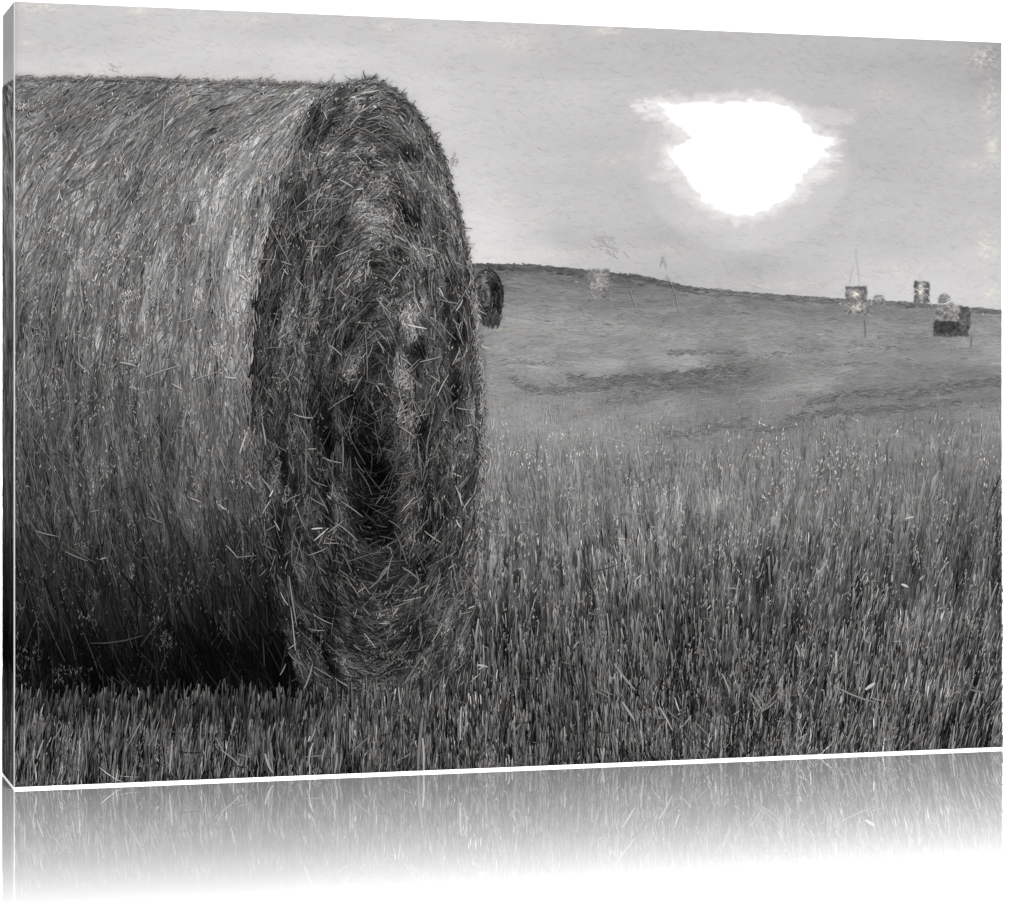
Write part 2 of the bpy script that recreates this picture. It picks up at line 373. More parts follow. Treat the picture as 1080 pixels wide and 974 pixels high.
def field_tone(x, y):
    t = idw(FIELD, x, y, 1.7, 1.0, 3.2) + .048 * smooth(300, 360, y) * (1 - smooth(560, 690, y))
    return t

def paint_far(n, L, Wd, c):
    x, y = rnd(n, 495, 1060, 274, 530)
    h = hill(x); k = (y > h + (7 if Wd > 5 else 2 if Wd > 2.5 else 0)) & (rng.random(n) < np.clip((525 - y) / 45, 0, 1)) & ~face_in(x, y); x, y = x[k], y[k]; h = h[k]; m = len(x)
    f = np.clip((y - h) / 110, 0, 1)
    slope = np.interp(x, [500, 700, 900, 1056], [-.03, -.06, -.05, -.03]) * (1 - f) + f * np.interp(x, [500, 650, 800, 1056], [0.0, .06, .12, .10])
    a = slope + N(0, .12, m) + .25 * vnoise(x, y, 40, 14, 61)
    up = rng.random(m) < np.clip((y - 385) / 80, 0, .8)
    a = np.where(up, 1.5 + N(0, .2, m), a)
    t = field_tone(x, y) * (1 + .045 * vnoise(x, y, 60, 8, 62) + .05 * vnoise(x, y, 22, 5, 63) + .03 * vnoise(x, y, 10, 10, 64)) + N(0, c, m)
    strokes('distant_field', x, y, a, L * rng.uniform(.5, 1.5, m) * np.where(up, .5, 1) * np.clip((y - h) / 8 + .3, .3, 1), Wd * rng.uniform(.6, 1.4, m), t, (rng.random(m) < .15) * .8, N(0, .05, m))

def paint_near(n, L, Wd, c, y0=425, bias=0, warmp=.18, xr=(-95, 1060), side=False, tipc=.25):
    x, y = rnd(n, xr[0], xr[1], y0, 832)
    keep = (y < bot_edge(x) + 8)
    left = x < 330
    keep &= np.where(left, y > 742 + 5 * vnoise(x, y * 0, 6, 9, 71), np.where(x < 505, y > np.interp(x, [330, 420, 505], [738, 742, 700]), True))
    keep &= (rng.random(n) < np.interp(y, [480, 620, 720], [.35, .6, 1.0]) * np.clip((y + 22 * vnoise(x, y * 0, 40, 9, 76) - 425 - (30 if Wd > 5 else 0)) / 110, 0, 1)) | left
    x, y = x[keep], y[keep]; m = len(x)
    dens = np.interp(y, [430, 560, 700, 830], [.5, .9, 1.3, 1.6])
    leftf = np.clip((420 - x) / 120, 0, 1)
    tf = field_tone(x, y); tl = np.interp(y, [735, 750, 780, 830], [.12, .21, .29, .33])
    t = tf * (1 - leftf) + tl * leftf
    amp = np.interp(y, [430, 560, 700], [.12, .24, .38])
    st = vnoise(x + (y - 600) * np.tan(np.pi / 2 - lean(x, y)), y, 7, 60, 72) + .8 * vnoise(x + (y - 600) * np.tan(np.pi / 2 - lean(x, y)), y, 3.2, 34, 73) + .6 * vnoise(x, y, 28, 22, 74)
    t = t * (1 + amp * st) + N(0, c, m) * (t + .03) * np.interp(y, [430, 500, 600, 720], [.35, .5, .85, 1.05]) + bias * t
    a = lean(x, y) + N(0, .10, m) + .16 * vnoise(x, y, 34, 40, 75)
    messy = np.clip((x - 640) / 60, 0, 1) * np.clip((y - 660) / 60, 0, 1) * np.clip((900 - x) / 80, 0, 1)
    a = a + N(0, 1, m) * .42 * messy
    wild = rng.random(m) < .05; a = np.where(wild, rng.uniform(0, math.pi, m), a)
    strokes('side_wrap' if side else 'stubble', x, y, a, L * dens * rng.uniform(.4, 1.5, m), Wd * (.7 + .3 * dens) * rng.uniform(.6, 1.4, m), np.clip(t, .03, .95), (rng.random(m) < warmp) * .9, N(0, .04, m), tip=tipc, side=side)

# --- sky
def cream(x, y, blobs, sc=1.35):
    """share of pale cream pigment: ragged little clusters"""
    a = np.zeros(x.shape)
    for bx, by, sx, sy, k in blobs:
        a = np.maximum(a, min(k, 1.4) * np.exp(-((x - bx) / sx / sc) ** 2 - ((y - by) / sy / sc) ** 2))
    g = vnoise(x, y, 3.2, 1.8, 101, .3) + .8 * vnoise(x, y, 1.8, 1.3, 102, -.4)
    return np.clip(a * (.55 + .75 * g), 0, 1) * .8
SKYC = [(45,8,18,3,1.2),(145,11,7,3,1.4),(30,45,9,2,.8),(160,32,10,3,.5),(260,22,14,4,.6),(410,30,8,6,.6),(545,45,20,8,.5),(640,32,12,4,1.0),(580,56,5,3,.3),(1036,62,12,9,.8),(1044,110,7,18,.7),(700,262,20,5,.3),(530,215,8,4,.3),(640,170,8,3,.5),(665,165,14,4,.4),(750,115,20,3,.3),
        (1040,262,9,12,.9),(1045,310,7,8,1),(950,285,12,5,.5),(880,180,12,6,.4),(930,100,12,6,.3),(565,232,6,5,.3),(505,262,9,6,.6),(1046,155,5,12,.9),(1030,175,14,4,.5),(100,76,50,3,.6),(240,80,30,3,.5),(560,268,40,5,.5),(820,300,50,4,.4)]
gx, gy = np.meshgrid(np.arange(12, 1059, 1.1), np.arange(0, 335, 1.1))
ca_ = cream(gx, gy, SKYC); tn = sky_tone(gx, gy) + .013 * emboss(gx, gy)
wash('sky', gx, gy, tn * (1 - ca_) + .885 * ca_, (gy < np.where(gx > 400, hill(gx) + 6, 100)), .12 + .88 * ca_)
def sky_marks(n, L, Wd, c):
    x, y = rnd(n, 12, 1058, 2, 332); k = (y < np.where(x > 400, hill(x) - 1, 86)) & (y > top_edge(x)); k &= ((x - 785) / 125) ** 2 + ((y - 165) / 82) ** 2 > 1; x, y = x[k], y[k]; m = len(x)
    strokes('sky', x, y, N(0, .4, m) - .1, L * rng.uniform(.5, 1.5, m), Wd * rng.uniform(.6, 1.4, m), sky_tone(x, y) + N(0, c, m), .15, N(0, .08, m), taper=(.1, 1, .8, .1))
sky_marks(3500, 8, .9, .006)
# cream flecks
def flecks(pn, blobs, n, L, Wd, t0, ang=0.2, sa=.6, warm=1.0):
    for (bx, by, sx, sy, k) in blobs:
        m = max(3, int(n * k)); x = bx + N(0, sx, m); y = by + N(0, sy, m)
        if pn == 'sky':
            q = (y < hill(x)) & (y > top_edge(x)); x, y = x[q], y[q]; m = len(x)
        tt = t0
        if pn == 'curved_side': tt = idw(BALE, x, y) * 1.1 + .16
        if pn == 'end_face': tt = idw(FACE, x, y, 1, 1.2) * 1.1 + .17
        if pn == 'stubble': tt = np.where(x < 330, .42, idw(FIELD, x, y, 1.7, 1) * .9 + .20)
        strokes(pn, x, y, ang + N(0, sa, m), L * rng.uniform(.4, 1.4, m), Wd * rng.uniform(.6, 1.3, m), tt + N(0, .09 if pn != 'sky' else .025, m), warm * rng.uniform(.3, 1, m), N(0, .05, m), step=False)
    layer[0] += 1
# darker ragged brush of cloud near the hill
for bx, by, k_ in ((638,254,22),(648,262,16),(125,72,7)):
    m = k_; strokes('sky', bx + N(0, 9, m), by + N(0, 5, m), R(-30) + N(0, .3, m), rng.uniform(4, 11, m), .75, (.70 if bx > 300 else .76) + N(0, .02, m), .2)

# --- sun
gx, gy = np.meshgrid(np.arange(664, 906, .8), np.arange(92, 244, .8))
sd = poly_sd(SUNP, gx, gy)
jag = 2.6 * vnoise(gx, gy, 8, 5, 91) + 1.3 * vnoise(gx, gy, 3.0, 2.0, 92, .1)
a_ = np.maximum(smooth(-4.5, 6.5, sd + jag), .30 * smooth(-15, 2, sd + 2 * jag))
for wx, wy, ra, rb, k_ in [(692,112,34,7,.38),(700,122,22,6,.36),(862,121,40,8,.14),(884,127,22,5,.14),(872,149,16,5,.6),(870,166,18,7,.4),(862,182,18,10,.30),(724,200,16,10,.18),(708,168,9,12,.30),(842,200,14,12,.2),(700,186,16,6,.15),(745,217,14,8,.18)]:
    q_ = 1 - ((gx - wx) / ra) ** 2 - ((gy - wy) / rb) ** 2
    a_ = np.maximum(a_, k_ * smooth(-.7, 1.0, q_ + .6 * vnoise(gx, gy, 8, 1.7, 93) + .4 * vnoise(gx, gy, 3, 1.2, 94)))
tn = sky_tone(gx, gy) + .011 * emboss(gx, gy)
wash('sun', gx, gy, tn * (1 - a_) + 1.12 * a_, a_ > .02, .15, dep=1.25e-4)
# --- distant field
layer[0] = 0
FIELDC = [(606,297,7,4,.8),(560,315,18,3,.5),(632,300,7,6,1.4),(631,314,6,2.5,1.8),(656,299,6,2.5,1.3),(676,304,9,2,.7),(840,325,16,3,.6),(605,356,10,2,.3),(650,362,24,3,.5),(800,374,12,2,.25),(932,364,12,2,.4),(1048,340,7,8,.9),(1045,372,7,4,1.1),
      (815,394,14,5,.5),(570,411,8,4,1.3),(610,402,6,5,1.1),(523,402,5,7,.5),(675,403,10,3,.7),(757,429,9,5,1.1),(690,436,5,6,.5),(628,450,6,6,1.0),(585,453,6,3,.6),(800,433,8,4,.4),(872,412,9,2,.6),(945,426,5,2,.6),(962,400,9,3,.4),(1040,408,9,6,1.1),(1050,445,6,9,1.2),(980,452,3,5,.7),
      (535,345,16,2,.3),(760,388,12,2,.3),(570,470,10,4,.7),(630,478,5,8,.7),(1050,328,8,2,1.0),(965,338,6,2,.3),(990,360,10,2,.3)]
FIELDC += [(x_, y_, sx_ * 1.2, sy_ * 1.5, k_) for x_, y_, sx_, sy_, k_ in [(700,500,30,10,.5),(560,520,20,16,.5),(820,505,40,12,.45),(930,478,30,12,.5),(640,545,16,16,.5),(745,555,14,18,.45),(880,560,16,12,.45),(1030,490,12,20,.5),(600,490,26,8,.45),(680,590,20,16,.4),(960,560,14,12,.4),(530,460,12,18,.5)]]
def field_wash(x, y):
    h = hill(x); f = np.clip((y - h) / 110, 0, 1)
    sl = np.interp(x, [500, 700, 900, 1056], [-.03, -.06, -.05, -.03]) * (1 - f) + f * np.interp(x, [500, 650, 800, 1056], [0.0, .06, .12, .10])
    far = 1 - smooth(415, 500, y)
    yy = y + sl * (x - 780)
    t = field_tone(x, y)
    t = t * (1 + far * (.045 * vnoise(x, yy, 70, 7, 62) + .04 * vnoise(x, yy, 26, 3.5, 63) + .035 * vnoise(x, yy, 10, 1.8, 64) + .02 * vnoise(x, y, 4, 2, 65)))
    xs = x + (y - 600) * np.tan(np.pi / 2 - lean(x, y)) + 5 * vnoise(x, y, 40, 30, 67)
    near = smooth(400, 520, y); amp = np.interp(y, [430, 560, 700], [.08, .17, .28])
    t = t * (1 + near * amp * (vnoise(xs, y, 7, 60, 72) + .9 * vnoise(xs, y, 3, 34, 73) + .7 * vnoise(xs, y, 1.7, 18, 77) + .7 * vnoise(xs, y, 26, 28, 74)))
    return t
gx = np.arange(380, 1059, 1.1); sv = np.linspace(0, 1, 500)[:, None]
hx = hill(gx) + .8 * vnoise(gx, gx * 0, 5, 9, 66) + .4 * vnoise(gx, gx * 0, 1.6, 9, 68)
gy = hx[None, :] + sv * (834 - hx[None, :]); gx = np.broadcast_to(gx[None, :], gy.shape)
ft = field_wash(gx, gy); fc_ = cream(gx, gy, FIELDC); ft = ft * (1 - fc_) + (ft * .4 + .46) * fc_; ft = ft + (sky_tone(gx[:1], gy[:1]) - ft) * .45 * (np.arange(500)[:, None] < 1)
wash('distant_field', gx, gy, ft, None, .12 + .88 * fc_)
gx, gy = np.meshgrid(np.arange(13, 470, 1.1), np.arange(726, 834, 1.1))
tl_ = interp([(735, .07), (748, .15), (780, .24), (830, .30)], gy)
xs = gx + (gy - 780) * .12
wash('distant_field', gx, gy, np.clip(tl_ * (1 + .4 * vnoise(xs, gy, 4, 22, 72) + .35 * vnoise(xs, gy, 1.8, 12, 73) + .3 * vnoise(xs, gy, 12, 26, 74)), .03, 1), None, .2)
paint_far(7000, 22, 2.2, .014)
paint_far(6000, 11, 1.0, .018)
paint_far(5000, 6, .8, .028)
# dark ridge along the top of the hill
n = 2600; x = rng.uniform(496, 1056, n); den = np.interp(x, [496, 520, 700, 760, 1056], [.5, 1, .9, .5, .5]); k = rng.random(n) < den; x = x[k]; n = len(x)
th_ = np.interp(x, [496, 560, 620, 700, 1056], [1.5, 2.0, 2.4, 2.2, 1.2])
strokes('distant_field', x, hill(x) + 1.5 + np.abs(N(0, 1, n)) * th_, -.06 + N(0, .15, n), rng.uniform(4, 12, n), rng.uniform(.8, 2, n), np.interp(x, [500, 700, 760, 1056], [.36, .38, .45, .44]) + N(0, .05, n), 0)
# windrows: ragged dark lines of cut straw
def windrow(pts, n, th, t0):
    a = np.array(pts, float); x = rng.uniform(a[0, 0], a[-1, 0], n); y = np.interp(x, a[:, 0], a[:, 1]) + N(0, th, n)
    strokes('distant_field', x, y, .06 + N(0, .3, n), rng.uniform(4, 13, n), rng.uniform(.6, 1.3, n), t0 + .075 + N(0, .05, n), 0, step=False)
layer[0] += 1
windrow([(540,398),(552,408),(565,412),(600,412),(640,408)], 150, 2.2, .40)
windrow([(600,396),(608,402),(640,404),(700,406),(790,395)], 420, 3.0, .38)
windrow([(645,400),(680,398),(700,398),(740,392),(786,391)], 260, 2, .35)
windrow([(705,372),(740,371),(790,372)], 90, 1.2, .42)
windrow([(500,383),(540,382),(590,384)], 60, 1.0, .47)
windrow([(640,423),(655,420),(700,408)], 60, 1.5, .43)
windrow([(860,385),(900,385),(925,380)], 60, 1.3, .46)
windrow([(790,380),(830,372),(870,368)], 60, 1.3, .48)
windrow([(830,442),(880,434),(960,430),(1010,424)], 230, 2, .38)
windrow([(850,424),(900,417),(980,412),(1056,402)], 360, 3, .39)
windrow([(700,462),(740,455),(790,445)], 120, 3, .40)
windrow([(780,450),(800,452),(840,448)], 60, 2.5, .42)
windrow([(960,368),(930,366),(900,362)][::-1], 50, 1, .47)

# --- near field
paint_near(4000, 30, 3.2, .14, xr=(10, 330), y0=735); paint_near(5000, 34, 3.0, .06, xr=(300, 1060), y0=520)
paint_near(16000, 24, 1.5, .12, xr=(300, 1060)); paint_near(8000, 26, 1.7, .24, xr=(10, 330), y0=735)
paint_near(22000, 16, .95, .18, xr=(300, 1060)); paint_near(9000, 20, 1.0, .32, xr=(10, 330), y0=735)
# deeper gaps between the stalks
for bx, by, sx, sy, k_ in [(695,715,16,6,90),(720,745,14,8,60),(905,640,4,20,60),(930,650,6,12,60),(1052,600,3,40,40),(785,700,5,18,50),(575,720,6,20,60),(655,690,5,14,40),(510,690,4,20,50),(625,660,3,20,40),(660,620,3,20,30),(715,660,4,14,30),(812,740,8,10,40),(870,775,4,12,30),(1000,780,8,8,50),(1035,780,6,10,50),
                           (130,765,8,18,60),(190,770,6,22,80),(215,800,4,12,40),(270,800,5,14,40),(90,770,6,18,50),(20,780,3,20,30),(420,800,4,10,40),(470,790,4,12,40),(350,780,5,12,40),(300,760,14,12,110),(460,730,3,16,30)]:
    strokes('stubble', bx + N(0, sx, k_), by + N(0, sy, k_), lean(np.full(k_, float(bx)), np.full(k_, float(by))) + N(0, .12, k_), rng.uniform(8, 26, k_), rng.uniform(.7, 1.8, k_), np.clip((.17 if bx > 340 else .09) + N(0, .035, k_), .02, 1), 0, step=False)
layer[0] += 1
paint_near(18000, 8, .9, .28, xr=(300, 1060), bias=.05); paint_near(5000, 12, 1.0, .36, xr=(10, 330), y0=735)

# --- distant bales, each a part of the print
def small_bale(name, cx, cy, w_, h_, n, tone_fn, soft=2):
    gx, gy = np.meshgrid(np.arange(cx - w_ / 2 - 5, cx + w_ / 2 + 5, .7), np.arange(cy - h_ / 2 - 5, cy + h_ / 2 + 5, .7))
    jx = gx + .9 * vnoise(gx, gy, 3, 3, 111); jy = gy + 1.0 * vnoise(gx, gy, 3, 3, 112)
    a, b_ = (jx - cx) / w_ * 2, (jy - cy) / h_ * 2
    t = tone_fn(a, b_, a.shape); al = (~np.isnan(t)) & (np.abs(a) <= 1) & (np.abs(b_) <= 1); al = al.astype(float)
    t = np.where(np.isnan(t), .5, t)
    for _ in range(soft):
        P_ = np.pad(al, 1); al = (P_[:-2, 1:-1] + P_[2:, 1:-1] + P_[1:-1, :-2] + P_[1:-1, 2:] + P_[1:-1, 1:-1]) / 5
    g = vnoise(gx, gy, 2.4, 2.0, 113) + .8 * vnoise(gx, gy, 1.4, 1.3, 114)
    t = (t * .88 + .06) * (1 + .26 * g)
    base = np.where(gy < hill(gx), sky_tone(gx, gy), field_wash(gx, gy))
    al = al * (.93 if name != 'pale_bale_below_crest' else .75)
    wash(name, gx, gy, base * (1 - al) + t * al, al > .01, np.clip(al * (t - .4) * 3, 0, 1), dep=1.2e-4 if name != 'bale_at_right_edge' else 1.35e-4)
# round bale half hidden behind the big bale
def near_tone(a, b_, n):
    r = a * a + b_ * b_
    t = .22 + .10 * np.clip(-a, 0, 1) + .30 * np.exp(-((a + .25) ** 2 / .03 + (b_ + .55) ** 2 / .08)) + .22 * np.exp(-((a + .0) ** 2 / .02 + (b_ + .1) ** 2 / .12)) - .08 * np.exp(-((a - .6) ** 2 / .1))
    return np.where(r < 1.0, t, np.nan)
n = 2600; parts_name = 'second_bale'
x = 514.5 + rng.uniform(-.5, .5, n) * 31; y = 313 + rng.uniform(-.5, .5, n) * 57
ta = near_tone((x - 514.5) / 15.5, (y - 313) / 28.5, n); ok = ~np.isnan(ta); x, y, ta = x[ok], y[ok], ta[ok]; m = len(x)
gx = (x - 512) / 15.5 ** 2; gy = (y - 313) / 28.5 ** 2
strokes('bale_behind', x, y, np.arctan2(-gx, -gy) + N(0, .35, m), rng.uniform(3, 9, m), rng.uniform(.9, 2.2, m), np.clip(ta + N(0, .09, m), .05, .9), (rng.random(m) < .3) * 1.0)
n = 420; x = 520 + N(0, 3, n); y = 336 + N(0, 3, n)
strokes('bale_behind', x, y, 1.5 + N(0, .4, n), rng.uniform(2, 6, n), 1.3, .26 + N(0, .06, n), 0)
# bale at the far right with a dark foot, a hump of another just behind it
def right_tone(a, b_, n):
    t = .50 - .0 * a; t = np.where(b_ > .22, .20 + .10 * (b_ > .8), .50 + .18 * np.clip(-b_ * .6, 0, 1)); t = np.where(a > .35, .34 + .05 * b_, t)
    t = np.where((a > .35) & (b_ > .4), .30, t)
    cut = (b_ < -.75 + .35 * np.abs(a)) | (a > .95 - .1 * (b_ > .6)) | ((a > .55) & (b_ < -1.0 + (a - .55) * 1.4))
    return np.where(cut, np.nan, t)
def hump(a, b_, n):
    r = a * a + np.minimum(b_ - .3, 0) ** 2 * 1.1
    return np.where(r < .9, .47 + .10 * np.exp(-(a ** 2 + b_ ** 2) / .3), np.nan)
small_bale('small_bale_beside_tall_bale', 996, 314, 14, 14, 400, hump)
small_bale('bale_at_right_edge', 1004.5, 334.5, 40, 42, 2400, right_tone)
# bale with a lighter middle on the crest
def crest_tone(a, b_, n):
    t = .45 + .0 * a; t = t + .38 * np.exp(-(a ** 2 / .10 + (b_ + .45) ** 2 / .04)) + .26 * np.exp(-(a ** 2 / .4 + (b_ - .45) ** 2 / .10)) - .10 * (b_ < -.8)
    return np.where(np.abs(a) > .85 + .12 * (b_ > 0), np.nan, t)
small_bale('bale_on_crest', 903, 317, 27, 30, 1400, crest_tone)
def tall_tone(a, b_, n):
    t = .40 + .44 * np.exp(-(a ** 2 / .16 + (b_ + .15) ** 2 / .45)) - .08 * (b_ < -.8) - .06 * np.abs(a)
    return np.where(np.abs(a) > .9, np.nan, t)
small_bale('tall_bale_on_crest', 972, 308, 18, 23, 1100, tall_tone)
small_bale('small_bale_on_crest', 927, 315, 13, 13, 450, hump)
def ghost(a, b_, n):
    t = .47 + .26 * np.exp(-(a ** 2 / .5 + (b_ + .1) ** 2 / .5)) * (rng.random(n) < .6)
    return np.where(np.abs(a) > .95, np.nan, t)
small_bale('pale_bale_below_crest', 631, 301, 24, 34, 900, ghost)
# thin scratches: masts and twigs above the bales
S = []
def line(pn, x0, y0, x1, y1, wd, t, warm=.3, curve=0, tip=0):
    if pn == 'end_face': wd *= .82
    curve = rng.normal(0, .03)
    S.append((pn, x0, y0, x1, y1, wd, t, warm, curve, tip))
def put_lines():
    for pn in sorted(set(s[0] for s in S)):
        a = np.array([s[1:] for s in S if s[0] == pn], float)
        L = np.hypot(a[:, 2] - a[:, 0], a[:, 3] - a[:, 1])
        strokes(pn, (a[:, 0] + a[:, 2]) / 2, (a[:, 1] + a[:, 3]) / 2, np.arctan2(-(a[:, 3] - a[:, 1]), a[:, 2] - a[:, 0]), L, a[:, 4], a[:, 5], a[:, 6], a[:, 7], taper=(.7, 1, 1, .5), step=False)
    layer[0] += 1; S.clear()
for l_ in [(896,300,899,282),(907,300,903,268),(903,270,903,262),(899,284,901,282),(971,296,969,288)]: line('bale_on_crest', *l_, .45, .74)
for l_ in [(696,282,699,271),(699,272,703,284),(703,290,712,310),(712,308,715,326),(716,325,716,331),(700,292,712,302),(664,305,671,326),(611,320,617,334),(714,315,718,305)]: line('distant_field', *l_, .7, .58)
for l_ in [(912,336,913,356),(1025,352,1024,366),(985,352,984,360)]: line('distant_field', *l_, 1.4, .54)
put_lines()

# --- the big bale
layer[0] = 19
paint_bale_side(6000, 12, 386, 50, 9, .03)
paint_bale_side(20000, 12, 386, 40, 3.2, .10)
paint_bale_side(30000, 12, 386, 40, 1.8, .15)
paint_bale_side(24000, 12, 386, 26, 1.0, .19)
paint_bale_side(13000, 12, 386, 9, .9, .26, bias=.03, warmp=.3)
paint_face(6000, 40, 8, .05, .1)
paint_face(16000, 28, 3.4, .12, .15)
paint_face(30000, 30, 1.5, .17, .13)
paint_face(50000, 22, .9, .25, .15)
paint_face(26000, 9, .9, .34, .4, bias=.03, warmp=.3)
# long single straws lying over the bale
def straws(n, region, L, Wd, t0, st, pn, wild=.5, x0=15, x1=510, y0=90, y1=745, bt=1.0):
    x, y = rnd(n, x0, x1, y0, y1); k = region(x, y); x, y = x[k], y[k]; m = len(x)
    base = idw(FACE if pn != 'curved_side' else BALE, x, y, 1, 1.2, 3)
    if pn != 'curved_side': base = base * hollow(x, y)
    gx = (x - 398.) / np.where(x < 398, 128., 108.) ** 2; gy = (y - 420.) / 330. ** 2
    a = np.arctan2(-gx, -gy) if pn != 'curved_side' else np.radians(interp([(80,18),(100,32),(130,46),(180,59),(250,71),(350,83),(450,90),(550,96),(740,112)], y))
    a = a + N(0, wild, m)
    t = np.clip(base * bt + t0 + N(0, st, m), .05, .85)
    strokes(pn, x, y, a, L * rng.uniform(.4, 1.4, m), Wd * rng.uniform(.7, 1.3, m), t, rng.random(m) * .9, N(0, .035, m), taper=(.7, 1, 1, .6))
straws(1500, face_in, 30, .85, .09, .07, 'end_face', .4, 255, 510)
straws(1100, face_in, 26, .9, -.10, .05, 'end_face', .35, 255, 510)
straws(1100, side_in, 40, 1.1, .05, .04, 'curved_side', .3, 15, 386, bt=1.0)
straws(900, side_in, 36, 1.2, -.06, .03, 'curved_side', .2, 15, 386)
straws(380, face_in, 16, .95, .24, .10, 'end_face', .9, 262, 505, 110, 700)
flecks('curved_side', [(126,170,3,5,.8),(133,185,2,3,.6),(20,112,5,3,1.2),(18,218,3,10,.6),(122,265,4,4,1),(136,312,4,5,1.3),(228,365,5,8,1.8),(208,318,3,4,.8),(40,342,4,12,.8),(87,285,3,8,.7),(72,265,3,4,.5),(110,497,7,6,1.2),(206,515,4,10,1.5),(262,500,3,8,1.2),(139,603,2,6,1),(100,628,3,4,.8),
      (173,675,5,5,1.6),(88,575,4,4,.8),(20,700,9,14,2.6),(16,640,4,4,1.0),(60,712,3,5,.7),(80,708,8,4,.9),(164,655,4,8,.9),(195,620,5,6,.8),(90,650,10,3,.7),(240,650,6,5,.6),(260,585,5,6,.6),(55,640,10,8,.5),(130,540,14,12,.7),(45,520,12,14,.7),(60,400,5,8,.8),(95,425,5,12,.8),(200,440,5,6,.6),(20,480,3,12,.5)],
      34, 4.0, .8, .55, 1.5, .5, .8)
flecks('end_face', [(430,335,5,6,2.2),(425,402,5,10,2.6),(430,442,6,5,1.6),(368,395,5,8,1.6),(395,190,10,6,1.2),(405,228,12,6,1.5),(378,115,3,3,.6),(387,160,8,3,.8),(433,575,4,9,1.4),(405,648,8,10,1.3),(360,700,6,4,.8),(405,580,5,5,.5),(330,330,4,12,.9),(300,345,5,14,.8),(410,320,6,6,.8),(400,245,8,3,.8),
      (352,520,5,5,.6),(300,520,3,6,.8),(430,520,5,8,.8),(478,170,3,6,.4),(290,500,3,8,.5),(385,285,5,8,1),(318,240,4,6,.5),(485,690,4,20,.6),(410,690,6,3,.8)], 36, 5, .8, .55, 1.2, .7, .8)
straws(220, face_in, 24, 1.0, .10, .08, 'end_face', .6, 350, 460, 380, 620)

def specks(pn, n, region, ang):
    x, y = rnd(n, 15, 1056, 90, 830); k = region(x, y) & (vnoise(x, y, 13, 17, 121) + .6 * vnoise(x, y, 6, 7, 122) > .15); x, y = x[k], y[k]; m = len(x)
    base = idw(BALE if pn == 'curved_side' else FACE if pn == 'end_face' else FIELD, x, y)
    strokes(pn, x, y, ang + N(0, .5, m), rng.uniform(1.5, 4.5, m), rng.uniform(.6, 1.1, m), np.clip(base * 1.2 + np.minimum(.14, .03 + base * .4) + np.abs(N(0, .09, m)) * np.minimum(1, .3 + base * 2.5), 0, .86), rng.uniform(.6, 1, m))
specks('curved_side', 10000, side_in, 1.4)
specks('end_face', 15000, face_in, 1.4)
# named straws of the picture: start, end, width, tone
for l_ in [(429,343,449,347,1.7,.82),(445,330,470,361,1.2,.5),(462,340,480,359,1.2,.52),(460,418,472,395,1.4,.66),(442,382,463,377,1.3,.6),(433,385,422,377,1.2,.66),(345,432,371,416,1.3,.45),(293,406,308,394,1.2,.5),(256,476,269,452,1.4,.62),(268,455,262,478,1.0,.5),
           (276,446,280,470,2.0,.58),(322,500,322,460,1.2,.5),(361,460,361,498,1.2,.48),(318,315,302,322,1.1,.4),(340,376,320,374,1.0,.4),(385,350,387,402,1.1,.5),(420,449,438,462,1.2,.62),(456,480,464,462,1.1,.5),(480,512,487,534,1.6,.62),(437,524,422,540,1.2,.62),(446,523,430,536,1.1,.5),
           (484,520,486,533,1.3,.75),(328,558,340,557,1.8,.78),(325,586,345,578,1.2,.55),(340,573,357,573,1.2,.55),(345,562,362,549,1.3,.55),(360,529,382,545,1.2,.55),(352,570,341,567,1,.5),(304,608,312,660,1.7,.52),(311,686,306,640,1.4,.60),(329,648,350,659,1.1,.55),(310,690,320,716,1.6,.40),
           (318,732,330,700,1.6,.55),(350,715,330,703,1.3,.48),(371,727,352,715,1.3,.55),(407,610,413,585,1.3,.5),(416,560,429,595,1.2,.42),(424,598,440,610,1.3,.55),(403,607,410,596,1,.6),(472,600,479,595,1.3,.6),(487,601,513,636,1.2,.5),(284,603,290,585,1.2,.5),(273,608,281,600,1,.45),(310,592,320,598,1,.5),
           (318,552,310,530,1.2,.5),(356,672,362,678,1.2,.5),(295,712,301,700,1.4,.5),(372,680,380,686,1.1,.55),(440,710,420,690,1.2,.4),(483,648,497,645,1.2,.55),(316,546,322,560,1,.5),(296,276,307,280,1.3,.58),(282,235,306,280,1.2,.52),(345,220,312,225,1.1,.5),(347,192,308,222,1.3,.55),
           (381,99,398,96,1.6,.75),(377,120,389,113,1.3,.66),(393,112,396,114,3,.78),(366,140,340,160,1.3,.52),(315,145,297,190,1.5,.5),(411,298,424,281,1.4,.68),(448,271,456,268,1.4,.72),(395,221,403,232,1.3,.62),(392,213,381,224,1,.55),(326,267,330,283,1.1,.48),(296,240,303,262,1,.5),
           (462,310,474,320,1.2,.5),(430,310,414,322,1,.5),(396,315,410,330,1.2,.62),(400,320,415,345,1.1,.55),(440,265,430,240,1,.5),(445,170,460,195,1.1,.5),(452,160,438,180,1,.52)]: line('end_face', *l_)
